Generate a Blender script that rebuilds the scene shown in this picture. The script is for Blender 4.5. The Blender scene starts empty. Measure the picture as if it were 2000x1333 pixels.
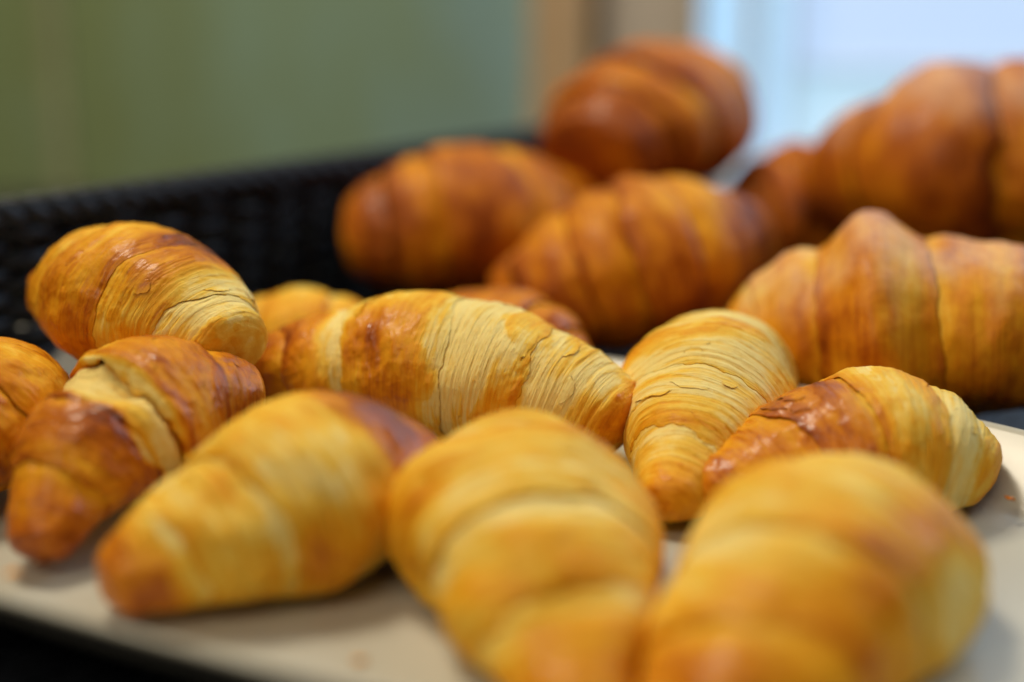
import bpy, math, random
import numpy as np

# ---------------------------------------------------------------- scene, camera, light
scene = bpy.context.scene
CM = 0.01
CAM_H = 13.0            # camera height above the plate floor, cm
PITCH = 15.0            # degrees below the horizontal
FOCUS = 35.5            # cm along the view axis

cam_data = bpy.data.cameras.new("camera")
cam = bpy.data.objects.new("camera", cam_data)
scene.collection.objects.link(cam)
cam.location = (0, 0, CAM_H * CM)
cam.rotation_euler = (math.radians(90 - PITCH), 0, 0)
cam_data.lens = 50.0
cam_data.sensor_width = 36.0
cam_data.clip_start = 0.01
cam_data.clip_end = 60
cam_data.dof.use_dof = True
cam_data.dof.focus_distance = FOCUS * CM
cam_data.dof.aperture_fstop = 2.7
scene.camera = cam

world = bpy.data.worlds.new("World")
scene.world = world
world.use_nodes = True
world.node_tree.nodes["Background"].inputs["Color"].default_value = (1.0, 0.86, 0.70, 1)
world.node_tree.nodes["Background"].inputs["Strength"].default_value = 0.035


def area(name, loc, target, size, size_y, power, color):
    d = bpy.data.lights.new(name, 'AREA')
    d.shape = 'RECTANGLE'
    d.size, d.size_y = size, size_y
    d.energy = power
    d.color = color
    o = bpy.data.objects.new(name, d)
    scene.collection.objects.link(o)
    o.location = loc
    v = np.array(target) - np.array(loc)
    from mathutils import Vector
    o.rotation_euler = Vector(v).to_track_quat('-Z', 'Y').to_euler()
    return o


# warm ceiling light above the buffet, a little behind and to the left
area("ceiling_lamp", (-0.35, 0.62, 1.05), (0, 0.33, 0), 0.30, 0.30, 9.0, (1.0, 0.89, 0.70))
# unseen fill lamp added behind the camera to brighten the near sides
area("front_fill", (-0.5, -0.55, 1.1), (0, 0.4, 0), 0.9, 0.6, 6.0, (1.0, 0.87, 0.67))
# daylight from the big window at the right
area("window_daylight", (0.78, 0.93, 0.66), (0.05, 0.33, 0.0), 0.9, 0.9, 8.5, (0.62, 0.80, 1.0))

scene.render.engine = 'CYCLES'
scene.cycles.use_denoising = True
scene.cycles.max_bounces = 7
scene.cycles.sample_clamp_indirect = 6.0
scene.view_settings.view_transform = 'Standard'
scene.view_settings.look = 'None'
scene.view_settings.exposure = 0.05
scene.view_settings.gamma = 1.0
scene.view_settings.use_curve_mapping = False

# ---------------------------------------------------------------- small helpers
COL = scene.collection


def tag(o, label=None, cat=None, group=None, kind=None):
    if label: o["label"] = label
    if cat: o["category"] = cat
    if group: o["group"] = group
    if kind: o["kind"] = kind
    return o


def empty(name, loc=(0, 0, 0)):
    o = bpy.data.objects.new(name, None)
    COL.objects.link(o)
    o.location = loc
    o.empty_display_size = 0.01
    return o


def mesh_obj(name, verts, faces, material, parent=None, smooth=True):
    me = bpy.data.meshes.new(name)
    me.from_pydata([tuple(v) for v in verts], [], [tuple(f) for f in faces])
    me.update()
    if smooth:
        me.polygons.foreach_set("use_smooth", [True] * len(me.polygons))
    me.materials.append(material)
    o = bpy.data.objects.new(name, me)
    COL.objects.link(o)
    if parent is not None:
        o.parent = parent
    return o


def grid_mesh(name, P, material, attrs=None, wrap=True):
    """P: (rows, cols, 3) array in metres, closed round the columns."""
    n, m, _ = P.shape
    me = bpy.data.meshes.new(name)
    i = np.arange(n - 1)[:, None]
    j = np.arange(m if wrap else m - 1)[None, :]
    j2 = (j + 1) % m
    q = np.stack([i * m + j, i * m + j2, (i + 1) * m + j2, (i + 1) * m + j], -1).reshape(-1, 4)
    me.vertices.add(n * m)
    me.vertices.foreach_set("co", P.reshape(-1).astype(np.float32))
    me.loops.add(q.size)
    me.loops.foreach_set("vertex_index", q.reshape(-1).astype(np.int32))
    me.polygons.add(len(q))
    me.polygons.foreach_set("loop_start", (np.arange(len(q)) * 4).astype(np.int32))
    me.polygons.foreach_set("use_smooth", np.ones(len(q), dtype=bool))
    for k, a in (attrs or {}).items():
        if a.ndim == 3:
            at = me.attributes.new(k, 'FLOAT_VECTOR', 'POINT')
            at.data.foreach_set("vector", a.reshape(-1).astype(np.float32))
        else:
            at = me.attributes.new(k, 'FLOAT', 'POINT')
            at.data.foreach_set("value", a.reshape(-1).astype(np.float32))
    me.update(calc_edges=True)
    me.validate()
    me.materials.append(material)
    return me


def box(name, x0, x1, y0, y1, z0, z1, material, parent=None, bevel=0.0):
    v = [(x, y, z) for x in (x0, x1) for y in (y0, y1) for z in (z0, z1)]
    f = [(0, 1, 3, 2), (4, 6, 7, 5), (0, 4, 5, 1), (2, 3, 7, 6), (0, 2, 6, 4), (1, 5, 7, 3)]
    o = mesh_obj(name, v, f, material, parent, smooth=False)
    if bevel:
        b = o.modifiers.new("bevel", 'BEVEL')
        b.width = bevel
        b.segments = 3
    return o


# ---------------------------------------------------------------- noise in numpy
_rng = np.random.RandomState(7)
_PERM = np.concatenate([_rng.permutation(256)] * 3)
_G = _rng.normal(size=(256, 3))
_G /= np.linalg.norm(_G, axis=1)[:, None]


def noise(x, y, z):
    x, y, z = np.broadcast_arrays(x, y, z)
    xi, yi, zi = np.floor(x), np.floor(y), np.floor(z)
    xf, yf, zf = x - xi, y - yi, z - zi
    xi, yi, zi = (a.astype(int) & 255 for a in (xi, yi, zi))
    u, v, w = (t * t * t * (t * (t * 6 - 15) + 10) for t in (xf, yf, zf))

    def g(a, b, c):
        h = _PERM[_PERM[_PERM[(xi + a) & 255] + ((yi + b) & 255)] + ((zi + c) & 255)]
        gg = _G[h]
        return gg[..., 0] * (xf - a) + gg[..., 1] * (yf - b) + gg[..., 2] * (zf - c)
    x00 = g(0, 0, 0) * (1 - u) + g(1, 0, 0) * u
    x10 = g(0, 1, 0) * (1 - u) + g(1, 1, 0) * u
    x01 = g(0, 0, 1) * (1 - u) + g(1, 0, 1) * u
    x11 = g(0, 1, 1) * (1 - u) + g(1, 1, 1) * u
    return 1.5 * ((x00 * (1 - v) + x10 * v) * (1 - w) + (x01 * (1 - v) + x11 * v) * w)


def fbm(x, y, z, o=3):
    r = 0
    a = 1.0
    for k in range(o):
        r = r + a * noise(x * 2 ** k + 17 * k, y * 2 ** k, z * 2 ** k + 5 * k)
        a *= 0.5
    return r


def sst(a, b, x):
    t = np.clip((x - a) / (b - a), 0, 1)
    return t * t * (3 - 2 * t)


# ---------------------------------------------------------------- materials
def new_mat(name):
    m = bpy.data.materials.new(name)
    m.use_nodes = True
    nt = m.node_tree
    b = nt.nodes["Principled BSDF"]
    return m, nt, b


def N(nt, t, **kw):
    n = nt.nodes.new(t)
    for k, v in kw.items():
        setattr(n, k, v)
    return n


def crust_material(name, coat, rough_lo):
    m, nt, b = new_mat(name)
    L = nt.links.new
    bake = N(nt, "ShaderNodeAttribute", attribute_name="bake")
    stria = N(nt, "ShaderNodeAttribute", attribute_name="stria")
    sugar = N(nt, "ShaderNodeAttribute", attribute_name="sugar")
    dough = N(nt, "ShaderNodeAttribute", attribute_name="dough")
    # fine mottling of the browning, in object space
    tc = N(nt, "ShaderNodeTexCoord")
    n1 = N(nt, "ShaderNodeTexNoise"); n1.inputs["Scale"].default_value = 420; n1.inputs["Detail"].default_value = 5
    n1.inputs["Roughness"].default_value = 0.62
    L(tc.outputs["Object"], n1.inputs["Vector"])
    # thread-like grain running round the roll
    mp = N(nt, "ShaderNodeVectorMath", operation='MULTIPLY'); mp.inputs[1].default_value = (17, 1.5, 1.5)
    L(dough.outputs["Vector"], mp.inputs[0])
    n2 = N(nt, "ShaderNodeTexNoise"); n2.inputs["Scale"].default_value = 1.0; n2.inputs["Detail"].default_value = 4
    n2.inputs["Roughness"].default_value = 0.6
    L(mp.outputs[0], n2.inputs["Vector"])
    # bake value + mottling
    def math_(op, a, c=None):
        k = N(nt, "ShaderNodeMath", operation=op)
        for q, s in enumerate((a, c)):
            if s is None: continue
            if isinstance(s, (int, float)): k.inputs[q].default_value = s
            else: L(s, k.inputs[q])
        return k.outputs[0]
    mot = math_('MULTIPLY', math_('SUBTRACT', n1.outputs["Fac"], 0.5), 0.20)
    thr = math_('MULTIPLY', math_('SUBTRACT', n2.outputs["Fac"], 0.5), 0.34)
    val = math_('ADD', math_('ADD', bake.outputs["Fac"], mot), thr)
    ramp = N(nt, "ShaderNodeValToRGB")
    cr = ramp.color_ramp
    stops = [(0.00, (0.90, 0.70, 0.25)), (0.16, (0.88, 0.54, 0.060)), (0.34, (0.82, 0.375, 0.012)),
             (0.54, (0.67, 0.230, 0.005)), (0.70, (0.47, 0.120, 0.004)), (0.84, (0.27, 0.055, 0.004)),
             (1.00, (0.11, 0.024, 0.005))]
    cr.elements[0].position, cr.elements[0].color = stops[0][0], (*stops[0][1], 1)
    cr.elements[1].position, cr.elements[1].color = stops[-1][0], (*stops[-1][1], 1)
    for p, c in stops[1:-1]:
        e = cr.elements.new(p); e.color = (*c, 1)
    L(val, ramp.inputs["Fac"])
    mix = N(nt, "ShaderNodeMix", data_type='RGBA')
    mix.inputs["B"].default_value = (0.86, 0.80, 0.74, 1)
    n3 = N(nt, "ShaderNodeTexNoise"); n3.inputs["Scale"].default_value = 600
    L(tc.outputs["Object"], n3.inputs["Vector"])
    sg = math_('MULTIPLY', sugar.outputs["Fac"], math_('ADD', n3.outputs["Fac"], 0.35))
    cl = N(nt, "ShaderNodeClamp"); L(sg, cl.inputs[0])
    L(cl.outputs[0], mix.inputs["Factor"])
    L(ramp.outputs["Color"], mix.inputs["A"])
    L(mix.outputs["Result"], b.inputs["Base Color"])
    # gloss: the egg-washed brown skin shines, the torn pale dough does not
    rr = N(nt, "ShaderNodeMapRange")
    rr.inputs["From Min"].default_value = 0.15; rr.inputs["From Max"].default_value = 0.75
    rr.inputs["To Min"].default_value = 0.60; rr.inputs["To Max"].default_value = rough_lo
    L(val, rr.inputs["Value"])
    L(math_('ADD', rr.outputs[0], math_('MULTIPLY', sugar.outputs["Fac"], 0.3)), b.inputs["Roughness"])
    b.inputs["Specular IOR Level"].default_value = 0.18
    cw = N(nt, "ShaderNodeMapRange")
    cw.inputs["From Min"].default_value = 0.35; cw.inputs["From Max"].default_value = 0.8
    cw.inputs["To Min"].default_value = 0.0; cw.inputs["To Max"].default_value = coat
    L(val, cw.inputs["Value"])
    L(cw.outputs[0], b.inputs["Coat Weight"])
    b.inputs["Coat Roughness"].default_value = 0.19
    b.inputs["Subsurface Weight"].default_value = 0.12
    b.inputs["Subsurface Radius"].default_value = (1.0, 0.55, 0.22)
    b.inputs["Subsurface Scale"].default_value = 0.0022
    # relief: threads on the torn zones, fine blisters on the skin
    b1 = N(nt, "ShaderNodeBump"); b1.inputs["Distance"].default_value = 0.0007
    L(math_('ADD', math_('MULTIPLY', stria.outputs["Fac"], 0.75), 0.18), b1.inputs["Strength"])
    L(n2.outputs["Fac"], b1.inputs["Height"])
    n4 = N(nt, "ShaderNodeTexNoise"); n4.inputs["Scale"].default_value = 560; n4.inputs["Detail"].default_value = 3
    L(tc.outputs["Object"], n4.inputs["Vector"])
    b2 = N(nt, "ShaderNodeBump"); b2.inputs["Distance"].default_value = 0.0004
    b2.inputs["Strength"].default_value = 0.5
    L(n4.outputs["Fac"], b2.inputs["Height"])
    L(b1.outputs[0], b2.inputs["Normal"])
    L(b2.outputs[0], b.inputs["Normal"])
    return m


CRUST = crust_material("baked_crust", 0.36, 0.36)
CRUST_DULL = crust_material("deep_baked_crust", 0.10, 0.52)


def simple_mat(name, color, rough, scale=60, var=0.12, bump=0.0, spec=0.5, coat=0.0):
    m, nt, b = new_mat(name)
    L = nt.links.new
    tc = N(nt, "ShaderNodeTexCoord")
    n = N(nt, "ShaderNodeTexNoise"); n.inputs["Scale"].default_value = scale; n.inputs["Detail"].default_value = 4
    L(tc.outputs["Object"], n.inputs["Vector"])
    r = N(nt, "ShaderNodeValToRGB")
    r.color_ramp.elements[0].position, r.color_ramp.elements[1].position = 0.3, 0.7
    r.color_ramp.elements[0].color = (*[c * (1 - var) for c in color], 1)
    r.color_ramp.elements[1].color = (*[min(1, c * (1 + var)) for c in color], 1)
    L(n.outputs["Fac"], r.inputs["Fac"])
    L(r.outputs["Color"], b.inputs["Base Color"])
    b.inputs["Roughness"].default_value = rough
    b.inputs["Specular IOR Level"].default_value = spec
    b.inputs["Coat Weight"].default_value = coat
    b.inputs["Coat Roughness"].default_value = 0.08
    if bump:
        bp = N(nt, "ShaderNodeBump"); bp.inputs["Strength"].default_value = bump; bp.inputs["Distance"].default_value = 0.001
        L(n.outputs["Fac"], bp.inputs["Height"]); L(bp.outputs[0], b.inputs["Normal"])
    return m


CERAMIC = simple_mat("cream_glazed_ceramic", (0.53, 0.51, 0.425), 0.24, 14, 0.06, 0.0, 0.30, 0.0)
WICKER = simple_mat("black_wicker", (0.008, 0.010, 0.015), 0.5, 300, 0.5, 0.4, 0.3)
COUNTER = simple_mat("dark_counter", (0.03, 0.026, 0.022), 0.45, 40, 0.3)
WOOD = simple_mat("brown_wood_post", (0.72, 0.49, 0.27), 0.5, 9, 0.25)
DARKGAP = simple_mat("dark_joint", (0.22, 0.16, 0.09), 0.6, 20, 0.2)
TAUPE = simple_mat("taupe_wall_paint", (0.74, 0.63, 0.50), 0.7, 12, 0.08)
FRAME_WHITE = simple_mat("white_window_paint", (0.78, 0.80, 0.82), 0.4, 30, 0.04)


def green_panel_material():
    m, nt, b = new_mat("green_paint_window_sheen")
    L = nt.links.new
    tc = N(nt, "ShaderNodeTexCoord")
    n = N(nt, "ShaderNodeTexNoise"); n.inputs["Scale"].default_value = 9; n.inputs["Detail"].default_value = 4
    ms = N(nt, "ShaderNodeVectorMath", operation='MULTIPLY'); ms.inputs[1].default_value = (1.6, 1, 0.8)
    L(tc.outputs["Object"], ms.inputs[0]); L(ms.outputs[0], n.inputs["Vector"])
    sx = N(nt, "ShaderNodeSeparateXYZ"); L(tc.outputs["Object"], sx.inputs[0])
    mr = N(nt, "ShaderNodeMapRange"); mr.inputs["From Min"].default_value = -0.28; mr.inputs["From Max"].default_value = 0.02  # teal toward the post: the window's bluish reflection put into the colour
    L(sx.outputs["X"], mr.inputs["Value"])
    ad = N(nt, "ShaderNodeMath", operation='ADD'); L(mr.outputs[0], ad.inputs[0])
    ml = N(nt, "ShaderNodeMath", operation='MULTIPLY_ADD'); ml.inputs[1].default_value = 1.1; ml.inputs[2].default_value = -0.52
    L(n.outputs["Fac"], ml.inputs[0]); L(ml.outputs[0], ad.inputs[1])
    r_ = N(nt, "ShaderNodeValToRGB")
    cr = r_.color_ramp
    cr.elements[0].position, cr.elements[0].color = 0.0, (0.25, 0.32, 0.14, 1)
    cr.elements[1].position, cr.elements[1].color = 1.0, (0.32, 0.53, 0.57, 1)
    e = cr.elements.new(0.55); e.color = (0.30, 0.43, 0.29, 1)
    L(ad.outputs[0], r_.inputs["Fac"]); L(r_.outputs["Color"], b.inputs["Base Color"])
    b.inputs["Roughness"].default_value = 0.4
    return m


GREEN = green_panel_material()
PALE_STRIP = simple_mat("pale_green_batten", (0.34, 0.36, 0.19), 0.5, 12, 0.2)


def emit_mat(name, color, strength):
    m = bpy.data.materials.new(name)
    m.use_nodes = True
    nt = m.node_tree
    b = nt.nodes["Principled BSDF"]
    b.inputs["Base Color"].default_value = (0.6, 0.65, 0.7, 1)
    b.inputs["Roughness"].default_value = 0.15
    b.inputs["Emission Color"].default_value = (*color, 1)
    b.inputs["Emission Strength"].default_value = strength
    return m


# ---------------------------------------------------------------- counter, wall, window
WALL_Y = 1.0
TRAY_Z = -0.016
box("counter_top", -1.2, 1.2, -0.15, WALL_Y, TRAY_Z - 0.05, TRAY_Z - 0.012, COUNTER, bevel=0.004)
tag(bpy.data.objects["counter_top"], kind="structure")


w = empty("wall_back", (0, WALL_Y, 0)); tag(w, kind="structure")
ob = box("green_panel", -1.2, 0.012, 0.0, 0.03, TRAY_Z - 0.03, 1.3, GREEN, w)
ob = box("batten", -0.322, -0.309, -0.006, -0.0005, TRAY_Z - 0.03, 1.3, PALE_STRIP, w, 0.002)
ob = box("post", 0.0125, 0.052, -0.025, 0.03, TRAY_Z - 0.03, 1.3, WOOD, w, 0.004)
ob = box("joint", 0.0525, 0.063, 0.008, 0.03, TRAY_Z - 0.03, 1.3, DARKGAP, w)
ob = box("wall_panel", 0.0635, 0.127, -0.004, 0.03, TRAY_Z - 0.03, 1.3, TAUPE, w, 0.003)
ob = box("wall_below_window", 0.1275, 1.2, 0.006, 0.03, TRAY_Z - 0.03, -0.014, FRAME_WHITE, w)

win = empty("window", (0, WALL_Y, 0))
tag(win, "bright window with pale blue daylight and white frame, behind the large croissants", "window")
PANE_BLUE = emit_mat("daylight_in_side_pane", (0.33, 0.61, 0.88), 0.92)
PANE = emit_mat("daylight_in_pane", (0.36, 0.53, 0.80), 0.92)
SILL_GLOW = emit_mat("glow_of_lit_sill", (0.37, 0.62, 0.80), 0.85)  # daylit white sill, its brightness put in as emission
Z0, Z1 = -0.0135, 1.3
box("frame", 0.1275, 0.1305, -0.008, 0.05, Z0, Z1, FRAME_WHITE, win, 0.001)
box("mullion", 0.161, 0.172, 0.004, 0.05, Z0, Z1, FRAME_WHITE, win, 0.002)
box("mullion", 0.1925, 0.1965, 0.004, 0.05, Z0, Z1, FRAME_WHITE, win, 0.001)
box("sill", 0.1275, 1.2, -0.03, 0.0055, -0.026, -0.014, FRAME_WHITE, win, 0.003)
box("rail", 0.197, 1.2, 0.014, 0.03, 0.054, 0.0575, FRAME_WHITE, win, 0.001)
box("pane", 0.131, 0.1605, 0.02, 0.025, Z0, Z1, PANE_BLUE, win)
box("pane", 0.1725, 0.192, 0.02, 0.025, Z0, Z1, PANE_BLUE, win)
box("pane", 0.197, 1.2, 0.02, 0.025, 0.058, Z1, PANE, win)
box("pane", 0.197, 1.2, 0.02, 0.025, Z0, 0.0535, SILL_GLOW, win)  # lit sill band below the rail, drawn as a glowing slab

# ---------------------------------------------------------------- croissants
AXES = {   # three points of each pastry's axis: one end, the fattest place, the other end (cm)
    'center': [[-8.33, 38.5, 1.27], [-2.08, 37.0, 2.28], [3.04, 34.6, 1.34]],
    'topleft': [[-6.9, 34.6, 3.41], [-9.94, 37.2, 4.09], [-13.18, 40.0, 3.72]],
    'behindL': [[-9.96, 44.5, 0.84], [-6.61, 43.3, 1.5], [-3.57, 43.5, 1.28]],
    'behindR': [[-3.93, 44.0, 1.65], [-0.24, 42.2, 1.59], [2.25, 40.0, 1.21]],
    'rightmid': [[3.56, 30.8, 0.58], [5.19, 36.2, 1.62], [6.22, 40.5, 1.38]],
    'right': [[4.18, 31.5, 0.56], [8.55, 33.0, 1.24], [11.79, 32.6, 0.73]],
    'farleft': [[-14.03, 31.0, 1.07], [-13.24, 33.5, 2.0], [-13.19, 37.0, 2.02]],
    'left': [[-10.16, 28.4, 0.49], [-9.27, 32.0, 2.3], [-6.53, 34.6, 2.05]],
    'frontleft': [[-8.34, 26.5, 0.62], [-4.84, 28.9, 1.53], [-2.37, 32.3, 1.26]],
    'frontcenter': [[1.37, 22.0, 0.01], [0.32, 27.8, 1.25], [0.25, 33.0, 0.31]],
    'frontright': [[2.8, 21.2, -0.2], [6.02, 25.6, 1.15], [8.38, 29.0, 0.53]],
    'B1': [[-5.76, 52.5, 2.83], [-1.82, 52.5, 3.41], [2.8, 55.0, 3.36]],
    'B2': [[2.73, 54.0, 5.51], [5.71, 58.0, 6.51], [8.92, 62.5, 6.79]],
    'B3': [[-0.61, 47.0, 1.24], [4.36, 47.5, 2.91], [8.42, 50.0, 3.13]],
    'B4': [[15.15, 55.0, 4.27], [17.06, 52.5, 5.43], [24.87, 53.0, 5.45]],
    'B5': [[5.81, 42.0, 1.19], [10.83, 40.4, 2.35], [17.44, 39.0, 2.57]],
    'B6': [[8.16, 56.0, 3.08], [11.42, 57.0, 2.91], [14.79, 58.0, 2.73]],
}

UP = np.array([0.0, 0.0, 1.0])


def croissant(key, label, group, R, cat="croissant", flat=0.92, wide=1.08, edges=(-0.62, -0.25, 0.28, 0.64), mid=None,
              step=0.22, skew=0.05, keys=None, blobs=(), seed=1, rows=120, cols=120, tip=(0.34, 0.34), power=1.75,
              floor=0.0, sugar=0.0, bulge=0.10, ibulge=None, bpow=0.8, relief=1.0, flakes=0, lump=0.10, stria_amp=0.018, gaps=None, up=None, wob=0.035, name="croissant"):
    """One rolled pastry. Every wrap of dough is a shell of its own that ends in a lip
    lying over the next wrap. Lengths in cm."""
    A, M, B = (np.array(p) for p in AXES[key])
    base = np.array([M[0], M[1], M[2] - R if floor is None else floor])
    root = empty(name, tuple(base * CM))
    tag(root, label, cat, group)
    E = [-1.0] + list(edges) + [1.0]
    n = len(E) - 1
    if mid is None:
        mid = n // 2
    keys = keys or [(-1, .6, 0), (0, .4, .5), (1, .6, 0)]
    pw = (power, power) if np.isscalar(power) else power
    ks = np.array([k[0] for k in keys]); kb = np.array([k[1] for k in keys]); kt = np.array([k[2] for k in keys])
    length = np.linalg.norm(M - A) + np.linalg.norm(B - M)
    half = length / 2
    refup = UP if up is None else np.array(up, float) / np.linalg.norm(up)
    v = np.linspace(-math.pi / 2, 1.5 * math.pi, cols, endpoint=False)
    cv, sv = np.cos(v), np.sin(v)
    so = seed * 13.7

    def axis(s):
        s = s[..., None]
        P = A * s * (s - 1) / 2 + M * (1 - s * s) + B * s * (s + 1) / 2
        T = A * (2 * s - 1) / 2 - 2 * M * s + B * (2 * s + 1) / 2
        T = T / np.linalg.norm(T, axis=-1, keepdims=True)
        S = np.cross(T, refup)
        S = S / np.linalg.norm(S, axis=-1, keepdims=True)
        U = np.cross(S, T)
        return P, S, U

    def prof(s):
        a = np.abs(s)
        rt = np.where(s < 0, tip[0], tip[1])
        r = rt + (1 - rt) * (1 - np.clip(a, 0, 1) ** np.where(s < 0, pw[0], pw[1]))
        cap = np.clip((a - 0.90) / 0.10, 0, 1)
        return R * r * np.sqrt(np.clip(1 - cap ** 2.4, 0, 1))

    def edge_line(k):
        if k == 0 or k == n:
            return np.full(cols, E[k])
        sg = 1 if k > mid else -1
        e = E[k] + skew * cv * (1 if k % 2 else 0.6) + wob * noise(np.full(cols, k * 3.1 + so), cv * 1.3, sv * 1.3) \
            + 0.5 * wob * noise(np.full(cols, k * 7.3 + so), cv * 4, sv * 4) + 0.22 * wob * noise(np.full(cols, k * 1.7 + so), cv * 13, sv * 13)
        return e

    lines = [edge_line(k) for k in range(n + 1)]
    for i in range(n):
        lo, hi = lines[i], lines[i + 1]
        lip_lo = (i <= mid) and i > 0
        lip_hi = (i >= mid) and i < n - 1
        tuck_lo, tuck_hi = (i > mid), (i < mid)
        span = E[i + 1] - E[i]
        nr = max(14, int(rows * span / 2 * 1.15))
        # rows: (position t in the wrap, fold depth f)
        ts = np.linspace(0, 1, nr)
        if tuck_lo: ts = np.concatenate([[-0.30, -0.18, -0.08], ts])
        if tuck_hi: ts = np.concatenate([ts, [1.08, 1.18, 1.30]])
        fold = np.zeros(len(ts))
        if lip_lo:
            ts = np.concatenate([[0.06, 0.03, 0.008, 0.0], ts[1:]]); fold = np.concatenate([[1.5, 1.0, 0.5, 0.12], fold[1:]])
        if lip_hi:
            ts = np.concatenate([ts[:-1], [1.0, 0.992, 0.97, 0.94]]); fold = np.concatenate([fold[:-1], [0.12, 0.5, 1.0, 1.5]])
        if i == 0:
            ts = 1 - (1 - ts) if not tuck_hi else ts
            ts = np.concatenate([[0.0], 0.002 + 0.06 * np.linspace(0, 1, 8)[:-1] ** 1.6, ts[ts > 0.062]]); fold = np.zeros(len(ts))
        if i == n - 1:
            ts = np.concatenate([ts[ts < 0.938], 1 - (0.002 + 0.06 * np.linspace(0, 1, 8)[:-1] ** 1.6)[::-1], [1.0]]); fold = np.zeros(len(ts))
        t = ts[:, None]
        s = lo[None, :] * (1 - t) + hi[None, :] * t
        s = np.clip(s, -1, 1)
        Cv, Sv = np.broadcast_to(cv, s.shape), np.broadcast_to(sv, s.shape)
        scm = s * half
        ring = prof(s) / R
        Cw, Sw = Cv * ring, Sv * ring
        # depth of the step at either edge, uneven round the roll
        def depth(k):
            d = step if np.isscalar(step) else step[k - 1]
            return d * np.clip(0.30 + 1.5 * noise(np.full(cols, k * 5.7 + so + 2), cv * 1.2, sv * 1.2) + 0.35 * noise(np.full(cols, k * 3.3 + so), cv * 4, sv * 4), 0.0, 1.4)[None, :]
        off = np.zeros_like(s)
        tt = np.clip(t, 0, 1)
        dl = depth(i) if i > 0 else 0
        dh = depth(i + 1) if i < n - 1 else 0
        stepv = [step] * (n - 1) if np.isscalar(step) else step
        if i > mid: off = off - 0.35 * sum(stepv[mid:i])
        if i < mid: off = off - 0.35 * sum(stepv[i:mid])
        if tuck_lo: off = off - dl * (0.75 - 0.62 * sst(-0.05, 0.40, t)) - (0.25 * dl + 0.04) * (t < -0.01)
        if tuck_hi: off = off - dh * (0.75 - 0.62 * sst(1.05, 0.60, t)) - (0.25 * dh + 0.04) * (t > 1.01)
        if lip_lo: off = off - 0.30 * dl * sst(0.10, 0.0, t)
        if lip_hi: off = off - 0.30 * dh * sst(0.90, 1.0, t)
        if i == mid:
            off = off + bulge * np.sin(math.pi * tt) ** bpow
        elif lip_lo or lip_hi:
            tq = tt if lip_hi else 1 - tt
            off = off + (bulge if ibulge is None else ibulge) * np.sin(math.pi * tq) ** 0.9
        if lip_lo: off = off - fold[:, None] * np.where(t < 0.5, np.maximum(dl, 0.05), 0) + 0.10 * dl * np.exp(-((t - 0.05) / 0.06) ** 2) * (fold[:, None] < 0.2)
        if lip_hi: off = off - fold[:, None] * np.where(t > 0.5, np.maximum(dh, 0.05), 0) + 0.10 * dh * np.exp(-((t - 0.95) / 0.06) ** 2) * (fold[:, None] < 0.2)
        # broad lumps, blisters, threads
        q = scm / 1.0
        # zone values follow the slanted edges
        sk = s - skew * 0.8 * Cv + 0.085 * fbm(q * 0.8 + so, Cv * 1.1 + 3, Sv * 1.1, 2)
        bake = np.interp(sk, ks, kb)
        endf = sst(0.0, 0.10, 1 - np.abs(s))
        stria = np.clip(np.interp(sk, ks, kt) + 0.45 * fbm(q * 0.9 + so + 9, Cw * 0.9, Sw * 0.9, 2), 0, 1) * endf
        disp = lump * R * 0.5 * fbm(q * 0.45 + so, Cw * 0.9, Sw * 0.9, 2)
        disp = disp + 0.05 * fbm(q * 1.6 + so, Cw * 2.2, Sw * 2.2, 3) * (0.35 + 0.9 * (1 - stria))
        blis = fbm(q * 3.2 + so, Cw * 5.5, Sw * 5.5, 3)
        disp = disp + 0.030 * np.maximum(blis, -0.15) * (1 - 0.8 * stria)
        # ropes of stretched dough and fine layers, both running round the roll
        warp = 0.12 * noise(q * 0.7 + so, Cw * 0.8, Sw * 0.8) + 0.03 * noise(q * 2.0 + so, Cw * 3, Sw * 3)
        rope = fbm((q + warp) * 2.3 + so, Cw * 0.55, Sw * 0.55, 2)
        fine = noise((q + warp) * 9.5 + so, Cw * 0.9, Sw * 0.9)
        lam = (q + warp) * 3.6 + 1.3 * noise(q * 1.3 + so + 8, Cw * 0.8, Sw * 0.8)
        lam = (lam - np.floor(lam)) ** 2 * np.sign(np.where(s > 0, 1, -1))
        slit = sst(0.40, 0.62, noise((q + warp) * 6.5 + so + 31, Cw * 1.7, Sw * 1.7))
        disp = disp + (0.022 * rope + relief * stria_amp * fine) * (0.28 + stria) - relief * 0.026 * slit * stria + relief * 0.020 * lam * stria
        # the baked outer skin: a thin sheet, torn open with ragged edges where the dough stretched
        fld = 0.42 - np.interp(sk, ks, kt) + 0.55 * fbm(q * 1.1 + so + 90, Cw * 1.5, Sw * 1.5, 2) + 0.22 * fbm(q * 4.5 + so, Cw * 5, Sw * 5, 3)
        skin = sst(-0.03, 0.03, fld)
        disp = disp + 0.014 * skin + 0.006 * sst(0.08, 0.12, fld)
        edgefade = sst(0, 0.05, 1 - np.abs(s))
        off = off + disp * edgefade + 0.035 * np.sin(np.arctan2(Sv, Cv) + 22 * ring) * sst(0.42, 0.30, ring) * sst(0.0, 0.12, ring)
        # browning
        bk = bake + 0.20 * fbm(q * 0.7 + so + 50, Cw * 0.9, Sw * 0.9, 2) + 0.10 * fbm(q * 2.6 + so + 70, Cw * 2.2, Sw * 2.2, 3)
        bk = bk + 0.12 * rope * (0.3 + stria) - 0.10 * stria + 0.10 * slit * stria + 0.13 * (np.abs(lam) - 0.33) * stria + 0.09 * (skin - 0.6) + 0.08 * blis * (1 - stria)
        # proud lips and swellings take more heat, tucked strips stay pale
        if lip_lo: bk = bk + 0.12 * np.exp(-((t - 0.04) / 0.07) ** 2)
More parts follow.
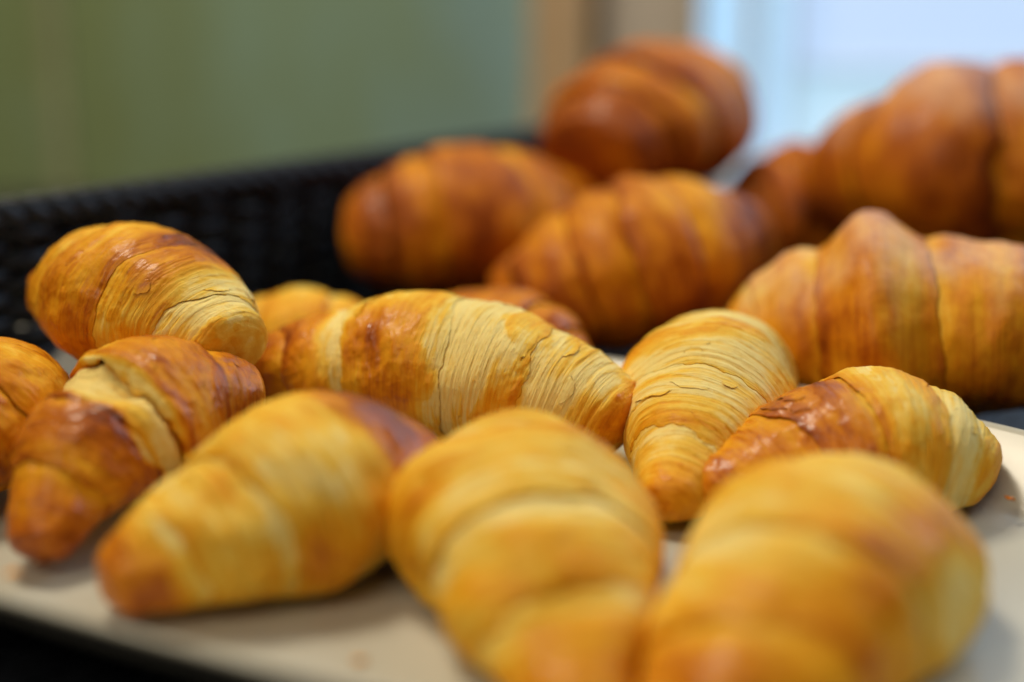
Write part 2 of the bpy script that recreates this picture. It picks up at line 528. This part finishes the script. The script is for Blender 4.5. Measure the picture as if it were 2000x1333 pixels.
        if lip_hi: bk = bk + 0.12 * np.exp(-((t - 0.96) / 0.07) ** 2)
        if tuck_lo: bk = bk - 0.12 * sst(0.3, 0.0, t)
        if tuck_hi: bk = bk - 0.12 * sst(0.7, 1.0, t)
        for (bs, bv, rs, rv, amt) in blobs:
            dv = (v - math.radians(bv) + math.pi) % (2 * math.pi) - math.pi
            dd = ((s - bs) / rs) ** 2 + (dv[None, :] / math.radians(rv)) ** 2
            bk = bk + amt * np.exp(-dd * (1 + 0.5 * noise(q * 1.5 + so, Cv * 2, Sv * 2)))
        bk = np.clip(bk, 0, 1)
        # sugar or flour dust settles on what faces up
        su = np.zeros_like(s)
        if sugar:
            su = sugar * sst(0.45, 0.98, Sv + 0.3 * fbm(q * 1.1 + so, Cv * 2, Sv * 2, 2)) * sst(-0.25, 0.35, fbm(q * 0.7 + so + 4, Cv, Sv, 2) + 0.15)
        if gaps:
            for (gs, gv, rs, rv, push, pale) in gaps:
                dv = (v - math.radians(gv) + math.pi) % (2 * math.pi) - math.pi
                g = np.exp(-(((s - gs) / rs) ** 4 + (dv[None, :] / math.radians(rv)) ** 4))
                off = off + push * g
                bk = bk * (1 - g * pale)
                stria = np.maximum(stria, g * pale)
        P, S, U = axis(s)
        rr = prof(s)
        shrink = np.where(rr > 0.02, 1, 0)
        low = np.where(Sv < 0, flat * 0.85, flat)
        pos = P + S * ((rr * wide + off * shrink) * Cv)[..., None] + U * ((rr * low + off * shrink) * Sv)[..., None]
        if floor is not None:
            zz = pos[..., 2] - floor
            pos[..., 2] = floor + np.where(zz > 0.5, zz, 0.5 * np.exp((np.minimum(zz, 0.5) - 0.5) / 0.5)) - 0.02
        attrs = {"bake": bk, "stria": stria, "sugar": su, "dough": np.stack([scm, Cw, Sw], -1) + np.array([so, 0, 0])}
        nm = "tip" if i in (0, n - 1) else ("outer_wrap" if i == mid else "inner_wrap")
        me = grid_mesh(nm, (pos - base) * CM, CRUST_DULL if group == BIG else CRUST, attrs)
        o = bpy.data.objects.new(nm, me)
        COL.objects.link(o)
        o.parent = root
        # thin flakes of skin lifting off the wrap
        if flakes and 0 < i < n - 1 or (flakes and i == (n - 1)):
            rg = random.Random(seed * 100 + i)
            nrw = pos.shape[0]
            cen = axis(s)[0]
            for _ in range(flakes):
                ci = rg.uniform(0.12, 0.88) * (nrw - 1)
                cj = (rg.uniform(70, 250) / 360.0) * cols          # upper, visible side
                hs = rg.uniform(0.10, 0.24) / (half * span) * nrw * 1.0
                hv = rg.uniform(0.25, 0.75) / (2 * math.pi * R) * cols
                lift = rg.uniform(0.015, 0.06)
                sgn = 1 if i >= mid else -1
                a_, b_ = np.meshgrid(np.linspace(-1, 1, 7), np.linspace(-1, 1, 13), indexing='ij')
                rag = 1 + 0.45 * noise(a_ * 0 + rg.uniform(0, 90), b_ * 2.3, a_ * 0)
                w_ = np.sqrt(np.clip(1 - (np.abs(b_) ** 2.2), 0.0, 1)) * rag
                fi = np.clip(ci + a_ * w_ * hs, 0, nrw - 1.001)
                fj = (cj + b_ * hv + 0.25 * hv * noise(b_ * 0 + rg.uniform(0, 90), a_ * 1.5, b_ * 1.5))
                i0 = fi.astype(int); j0 = np.floor(fj).astype(int); di = (fi - i0)[..., None]; dj = (fj - j0)[..., None]
                def smp(Q):
                    return (Q[i0, j0 % cols] * (1 - di) + Q[i0 + 1, j0 % cols] * di) * (1 - dj) + (Q[i0, (j0 + 1) % cols] * (1 - di) + Q[i0 + 1, (j0 + 1) % cols] * di) * dj
                p = smp(pos)
                out = p - smp(cen); out = out / (np.linalg.norm(out, axis=-1, keepdims=True) + 1e-6)
                up_ = 0.5 * (a_ * sgn + 1)
                hgt = -0.015 + lift * up_ ** 1.6 * (1 - 0.5 * np.abs(b_)) + 0.012 * (up_ > 0.2)
                p = p + out * hgt[..., None]
                fb = np.clip(smp(bk[..., None])[..., 0] + rg.uniform(-0.02, 0.14) * up_, 0, 1)
                fa = {"bake": fb, "stria": smp(stria[..., None])[..., 0] * 0.6, "sugar": fb * 0, "dough": smp(attrs["dough"])}
                me = grid_mesh("flake", (p - base) * CM, CRUST, fa, wrap=False)
                fo = bpy.data.objects.new("flake", me)
                COL.objects.link(fo)
                fo.parent = o
    return root


MINI = "small croissants on the cream platter"
BIG = "large croissants piled behind the platter"
HI = dict(rows=510, cols=320)
MD = dict(rows=320, cols=200)
LO = dict(rows=160, cols=128)

croissant('center', "sharp golden croissant lying sideways at the middle of the platter, pale striped right half", MINI, 2.15,
          edges=(-0.66, -0.36, 0.12, 0.52), flakes=4, step=(.07, .08, .06, .04), skew=0.07, seed=1, power=(1.75, 1.9), tip=(.36, .50),
          keys=[(-1, .72, 0), (-.62, .56, .1), (-.50, .48, .2), (-.42, .18, .8), (-.33, .24, .7), (-.24, .44, .1), (-.05, .42, .0), (.04, .28, .4), (.10, .12, 1), (.33, .08, 1),
                (.38, .26, .3), (.50, .30, .3), (.56, .20, 1), (.84, .22, .9), (.92, .42, .2), (1, .46, .1)],
          blobs=[(-.17, 45, .07, 22, .24), (-.05, -15, .3, 28, .16), (-.1, 90, .2, 30, -.2), (.9, 20, .12, 60, .15)], **HI)
croissant('topleft', "glossy golden croissant perched on the others at the left, blunt tip toward viewer", MINI, 2.2,
          floor=None, edges=(-0.72, -0.30, 0.35, 0.7), seed=2, flakes=5, lump=.15, skew=-0.08, step=(.05, .025, .2, .15), tip=(.40, .45), power=(1.5, 2.0),
          keys=[(-1, .18, .3), (-.75, .20, .9), (-.6, .28, .9), (-.45, .42, .5), (-.2, .52, .1), (.1, .42, .1), (.4, .36, .3), (1, .55, .2)],
          blobs=[(-.35, 60, .3, 35, .25), (0.1, 100, .3, 30, -.1), (.25, 20, .3, 40, .1)], **HI)
croissant('behindL', "pale yellow croissant hump peeking out behind the sharp middle croissant, left", MINI, 1.6, seed=3,
          keys=[(-1, .4, 0), (0, .18, .4), (1, .4, 0)], step=.1, **LO)
croissant('behindR', "dark brown croissant half hidden behind the right slope of the middle croissant", MINI, 1.8, seed=4,
          keys=[(-1, .6, 0), (0, .60, .1), (1, .66, 0)], **LO)
croissant('rightmid', "yellow striped croissant pointing at the viewer right of the middle croissant", MINI, 2.3, seed=5, wide=1.02,
          edges=(-0.66, -0.28, 0.2, 0.6), flakes=5, step=(.02, .02, .12, .2), tip=(.26, .5), skew=-0.05, power=(1.2, 2.0),
          keys=[(-1, .52, .5), (-.8, .40, .8), (-.5, .28, 1), (-.2, .22, .9), (0, .28, .5), (.25, .20, .8), (1, .4, .5)],
          blobs=[(0.0, 0, .3, 25, .25), (0.0, 180, .3, 25, .3)], **HI)
croissant('right', "croissant lying sideways near the right edge, browned left half and pale right end", MINI, 2.25, seed=6,
          edges=(-0.5, -0.12, 0.42, 0.72), flakes=5, step=(.13, .16, .10, .08), skew=0.10, power=(1.5, 2.0),
          keys=[(-1, .62, .4), (-.5, .56, .4), (-.2, .48, .3), (-.08, .26, .4), (.1, .28, .4), (.3, .32, .3), (.5, .20, .8), (.7, .26, .8), (.85, .4, .5), (1, .5, .3)],
          blobs=[(-.15, 95, .12, 20, .30), (-.5, 60, .2, 30, .10)], **HI)
croissant('farleft', "browned croissant cut off by the left edge of the picture", MINI, 2.1, seed=7,
          keys=[(-1, .66, .1), (-.3, .6, .2), (.1, .38, .6), (.5, .52, .2), (1, .6, .1)], **MD)
croissant('left', "deep brown croissant at the left with a torn pale gap under its top wrap", MINI, 1.98, seed=8,
          edges=(-0.62, -0.24, 0.04, 0.62), mid=3, step=(.16, .14, .42, .15), skew=-0.05, tip=(.40, .5), power=(1.25, 2.0),
          flakes=4, gaps=[(-.08, 112, .10, 56, -.42, .95)],
          keys=[(-1, .76, 0), (-.75, .66, .1), (-.6, .48, .3), (-.4, .64, .1), (-.26, .66, .1), (-.20, .12, .6), (.02, .05, .8), (.08, .60, .3), (.2, .50, .5), (.5, .54, .3), (1, .68, 0)],
          blobs=[(-.3, 30, .15, 40, .15)], **HI)
croissant('frontleft', "blurred pale croissant at the front left, orange tip at the platter rim", MINI, 2.45, seed=9,
          edges=(-0.74, -0.34, 0.22, 0.62), skew=0.12, tip=(.27, .45), power=(1.12, 1.8), step=(.05, .09, .12, .12), bulge=.06, lump=.22, relief=2.4,
          keys=[(-1, .62, 0), (-.86, .46, .1), (-.7, .28, .4), (-.4, .26, .5), (0, .26, .4), (.14, .26, .6), (.26, .64, .1), (.6, .78, 0), (1, .8, 0)],
          blobs=[(-.78, 10, .06, 25, .3), (-.15, 0, .08, 20, .3)], **MD)
croissant('frontcenter', "blurred pale croissant at the front centre with its tip pointing out of the picture", MINI, 2.75, seed=10, wide=1.06, flat=.82,
          edges=(-0.62, -0.30, 0.22, 0.6), step=(.06, .12, .18, .2), bulge=.06, lump=.22, relief=2.6, gaps=[(-.22, 195, .10, 14, -.4, .2)], tip=(.30, .5), power=(1.05, 2.0),
          keys=[(-1, .46, 0), (-.6, .34, .3), (-.3, .26, .6), (0, .27, .5), (.3, .26, .6), (1, .4, .2)],
          blobs=[(-.10, 145, .07, 14, .35), (0.1, 10, .25, 20, .28), (0.1, 170, .25, 22, .28)], **MD)
croissant('frontright', "large blurred croissant filling the lower right corner, brown patch on its right side", MINI, 2.55, seed=11, wide=1.12, flat=.86,
          edges=(-0.62, -0.25, 0.3, 0.64), tip=(.34, .5), power=(1.45, 2.0), step=.10, bulge=.06, lump=.2, skew=.1, relief=2.4,
          keys=[(-1, .46, 0), (-.6, .38, .1), (-.3, .24, .3), (0, .20, .5), (.3, .22, .5), (1, .5, .2)],
          blobs=[(0.10, 46, .34, 20, .48), (-.15, 75, .10, 16, .14), (-.75, 90, .15, 50, .12), (.15, 175, .3, 25, .25)], **MD)

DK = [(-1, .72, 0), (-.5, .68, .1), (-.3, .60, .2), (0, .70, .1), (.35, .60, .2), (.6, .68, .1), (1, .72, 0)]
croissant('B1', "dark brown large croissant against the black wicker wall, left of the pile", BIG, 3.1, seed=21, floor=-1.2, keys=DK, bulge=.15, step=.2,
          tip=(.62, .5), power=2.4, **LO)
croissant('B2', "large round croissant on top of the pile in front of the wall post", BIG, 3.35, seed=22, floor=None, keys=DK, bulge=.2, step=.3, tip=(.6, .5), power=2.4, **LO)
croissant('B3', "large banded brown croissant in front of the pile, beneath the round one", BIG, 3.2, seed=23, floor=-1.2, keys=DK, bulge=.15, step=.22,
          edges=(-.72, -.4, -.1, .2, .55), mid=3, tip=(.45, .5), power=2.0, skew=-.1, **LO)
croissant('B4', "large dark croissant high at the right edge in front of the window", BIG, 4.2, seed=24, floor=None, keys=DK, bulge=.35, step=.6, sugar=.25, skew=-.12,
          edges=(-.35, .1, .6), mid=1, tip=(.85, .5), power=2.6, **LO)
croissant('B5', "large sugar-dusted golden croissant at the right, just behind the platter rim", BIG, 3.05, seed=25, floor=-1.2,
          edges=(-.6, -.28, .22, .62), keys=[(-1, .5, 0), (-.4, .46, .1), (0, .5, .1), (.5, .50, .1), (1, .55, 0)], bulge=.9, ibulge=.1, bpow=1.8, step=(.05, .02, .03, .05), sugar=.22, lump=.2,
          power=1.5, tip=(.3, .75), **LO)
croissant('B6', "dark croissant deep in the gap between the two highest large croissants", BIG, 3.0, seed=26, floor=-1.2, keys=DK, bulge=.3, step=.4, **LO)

# ---------------------------------------------------------------- the platter
PC = np.array([-2.48, 32.14]); PU = np.array([0.893, -0.45]); PW = np.array([0.45, 0.893])
PA, PB, PN = 19.5, 10.15, 2.6
prof = [(0.0, 0.0), (0.40, 0.0), (0.70, 0.0), (0.78, 0.02), (0.815, 0.10), (0.84, 0.28), (0.865, 0.52), (0.89, 0.72), (0.92, 1.02), (0.955, 1.28), (0.98, 1.48), (0.993, 1.57),
        (1.0, 1.58), (1.004, 1.52), (1.0, 1.42), (0.97, 1.22), (0.92, 0.82), (0.86, 0.18), (0.80, -0.45), (0.74, -0.75), (0.70, -1.05), (0.69, -1.15), (0.66, -1.15), (0.65, -0.8), (0.4, -0.7), (0.0, -0.7)]
th = np.linspace(0, 2 * math.pi, 240, endpoint=False)
cu = np.sign(np.cos(th)) * np.abs(np.cos(th)) ** (2 / PN)
su_ = np.sign(np.sin(th)) * np.abs(np.sin(th)) ** (2 / PN)
Pl = np.zeros((len(prof), len(th), 3))
for a, (rho, zz) in enumerate(prof):
    sa, sb = PA - (1 - rho) * PB * 1.0 if rho > 0.3 else PA * rho, PB * rho
    if rho == 0.40: sa = PA - 0.6 * PB
    Pl[a, :, 0] = (sa * cu) * PU[0] + (sb * su_) * PW[0]
    Pl[a, :, 1] = (sa * cu) * PU[1] + (sb * su_) * PW[1]
    Pl[a, :, 2] = zz - 0.03
me = grid_mesh("platter", Pl * CM, CERAMIC)
platter = bpy.data.objects.new("platter", me)
COL.objects.link(platter)
platter.location = (PC[0] * CM, PC[1] * CM, 0)
tag(platter, "cream glazed oval serving platter with raised rim under the small croissants", "platter")

# ---------------------------------------------------------------- black wicker tray
tray = empty("wicker_tray", (0, 0.35, TRAY_Z))
tag(tray, "black woven wicker tray wall and floor around the platter and the pile", "tray")


def tube(path, r, seg=6, closed=False):
    path = np.array(path)
    n = len(path)
    T = np.gradient(path, axis=0)
    T /= np.linalg.norm(T, axis=1)[:, None] + 1e-9
    ref = np.array([0.13, 0.07, 0.99]) if abs(T[:, 2]).mean() < 0.8 else np.array([0.9, 0.3, 0.1])
    S = np.cross(T, ref); S /= np.linalg.norm(S, axis=1)[:, None]
    U = np.cross(S, T)
    a = np.linspace(0, 2 * math.pi, seg, endpoint=False)
    return path[:, None, :] + r * (np.cos(a)[None, :, None] * S[:, None, :] + np.sin(a)[None, :, None] * U[:, None, :])


def add_tube(name, path, r, parent, seg=6):
    P = tube(path, r, seg) - np.array([0, 35, TRAY_Z / CM])
    me = grid_mesh(name, P * CM, WICKER)
    o = bpy.data.objects.new(name, me)
    COL.objects.link(o)
    o.parent = parent
    return o


corner = np.array([2.6, 64.5])
dl = np.array([-0.66, -0.75]); dl /= np.linalg.norm(dl)
dr = np.array([0.97, -0.25]); dr /= np.linalg.norm(dr)
FLOOR = TRAY_Z / CM


def wall(start, d, length, TOP):
    nrm = np.array([-d[1], d[0]])
    spacing = 1.7
    ns = int(length / spacing)
    for k in range(ns + 1):
        p = start + d * (k * spacing)
        add_tube("stake", [(p[0], p[1], zz) for zz in np.linspace(FLOOR, TOP, 4)], 0.22, tray)
    rows_ = int(round((TOP + 0.15 - FLOOR - 0.35) / 0.40)) + 1
    L_ = np.arange(0, length, 0.28)
    for r_ in range(rows_):
        zz = FLOOR + 0.35 + r_ * 0.40
        sgn = 1 if r_ % 2 else -1
        off = sgn * 0.30 * np.cos(math.pi * L_ / spacing)
        pts = [(start[0] + d[0] * l + nrm[0] * o_, start[1] + d[1] * l + nrm[1] * o_, zz + 0.04 * math.sin(l * 1.3 + r_)) for l, o_ in zip(L_, off)]
        add_tube("weave_strand", pts, 0.25, tray)
    for ph in range(3):        # braided rim
        a = 2 * math.pi * (L_ / 2.6 + ph / 3)
        pts = [(start[0] + d[0] * l + nrm[0] * 0.30 * math.cos(q), start[1] + d[1] * l + nrm[1] * 0.30 * math.cos(q), TOP + 0.40 + 0.24 * math.sin(q)) for l, q in zip(L_, a)]
        add_tube("rim_strand", pts, 0.36, tray, 8)


wall(corner, dl, 68, 4.95)
wall(corner, dr, 46, 0.3)
# woven floor: flat strands laid side by side
far = corner
for k in range(60):
    p = far + dr * (0.5 + k * 0.78)
    pts = [(p[0] + dl[0] * l, p[1] + dl[1] * l, FLOOR - 0.25 + 0.08 * math.sin(l * 1.8 + (k % 2) * math.pi)) for l in np.arange(0.3, 66, 0.5)]
    add_tube("floor_strand", pts, 0.40, tray)

# ---------------------------------------------------------------- crumbs that fell on the platter
def crumb(loc, size, seed, label, bake):
    rg = np.random.RandomState(seed)
    n_, m_ = 5, 8
    u_ = np.linspace(0.02, math.pi - 0.02, n_)[:, None]; w_ = np.linspace(0, 2 * math.pi, m_, endpoint=False)[None, :]
    rad = 1 + 0.35 * rg.normal(size=(n_, m_))
    P = np.stack([rad * np.sin(u_) * np.cos(w_) * 1.3, rad * np.sin(u_) * np.sin(w_), 0.35 * rad * np.cos(u_) + 0 * w_], -1) * size
    at = {"bake": np.full((n_, m_), bake) + 0.1 * rg.normal(size=(n_, m_)), "stria": np.zeros((n_, m_)), "sugar": np.zeros((n_, m_)), "dough": P * 3}
    me = grid_mesh("crumb", P * CM, CRUST, at)
    o = bpy.data.objects.new("crumb", me)
    COL.objects.link(o)
    o.location = [c * CM for c in loc]
    tag(o, label, "crumb", "crumbs fallen on the platter")


crumb((-9.91, 26.09, 1.25), 0.13, 1, "tiny orange crumb on the platter rim at the far left edge", 0.45)
crumb((11.85, 31.74, 0.62), 0.1, 2, "small brown crumb on the right rim of the platter beside the right croissant", 0.6)
crumb((-2.94, 24.75, 0.03), 0.1, 4, "golden crumb on the bare platter between the two front croissants at left", 0.4)
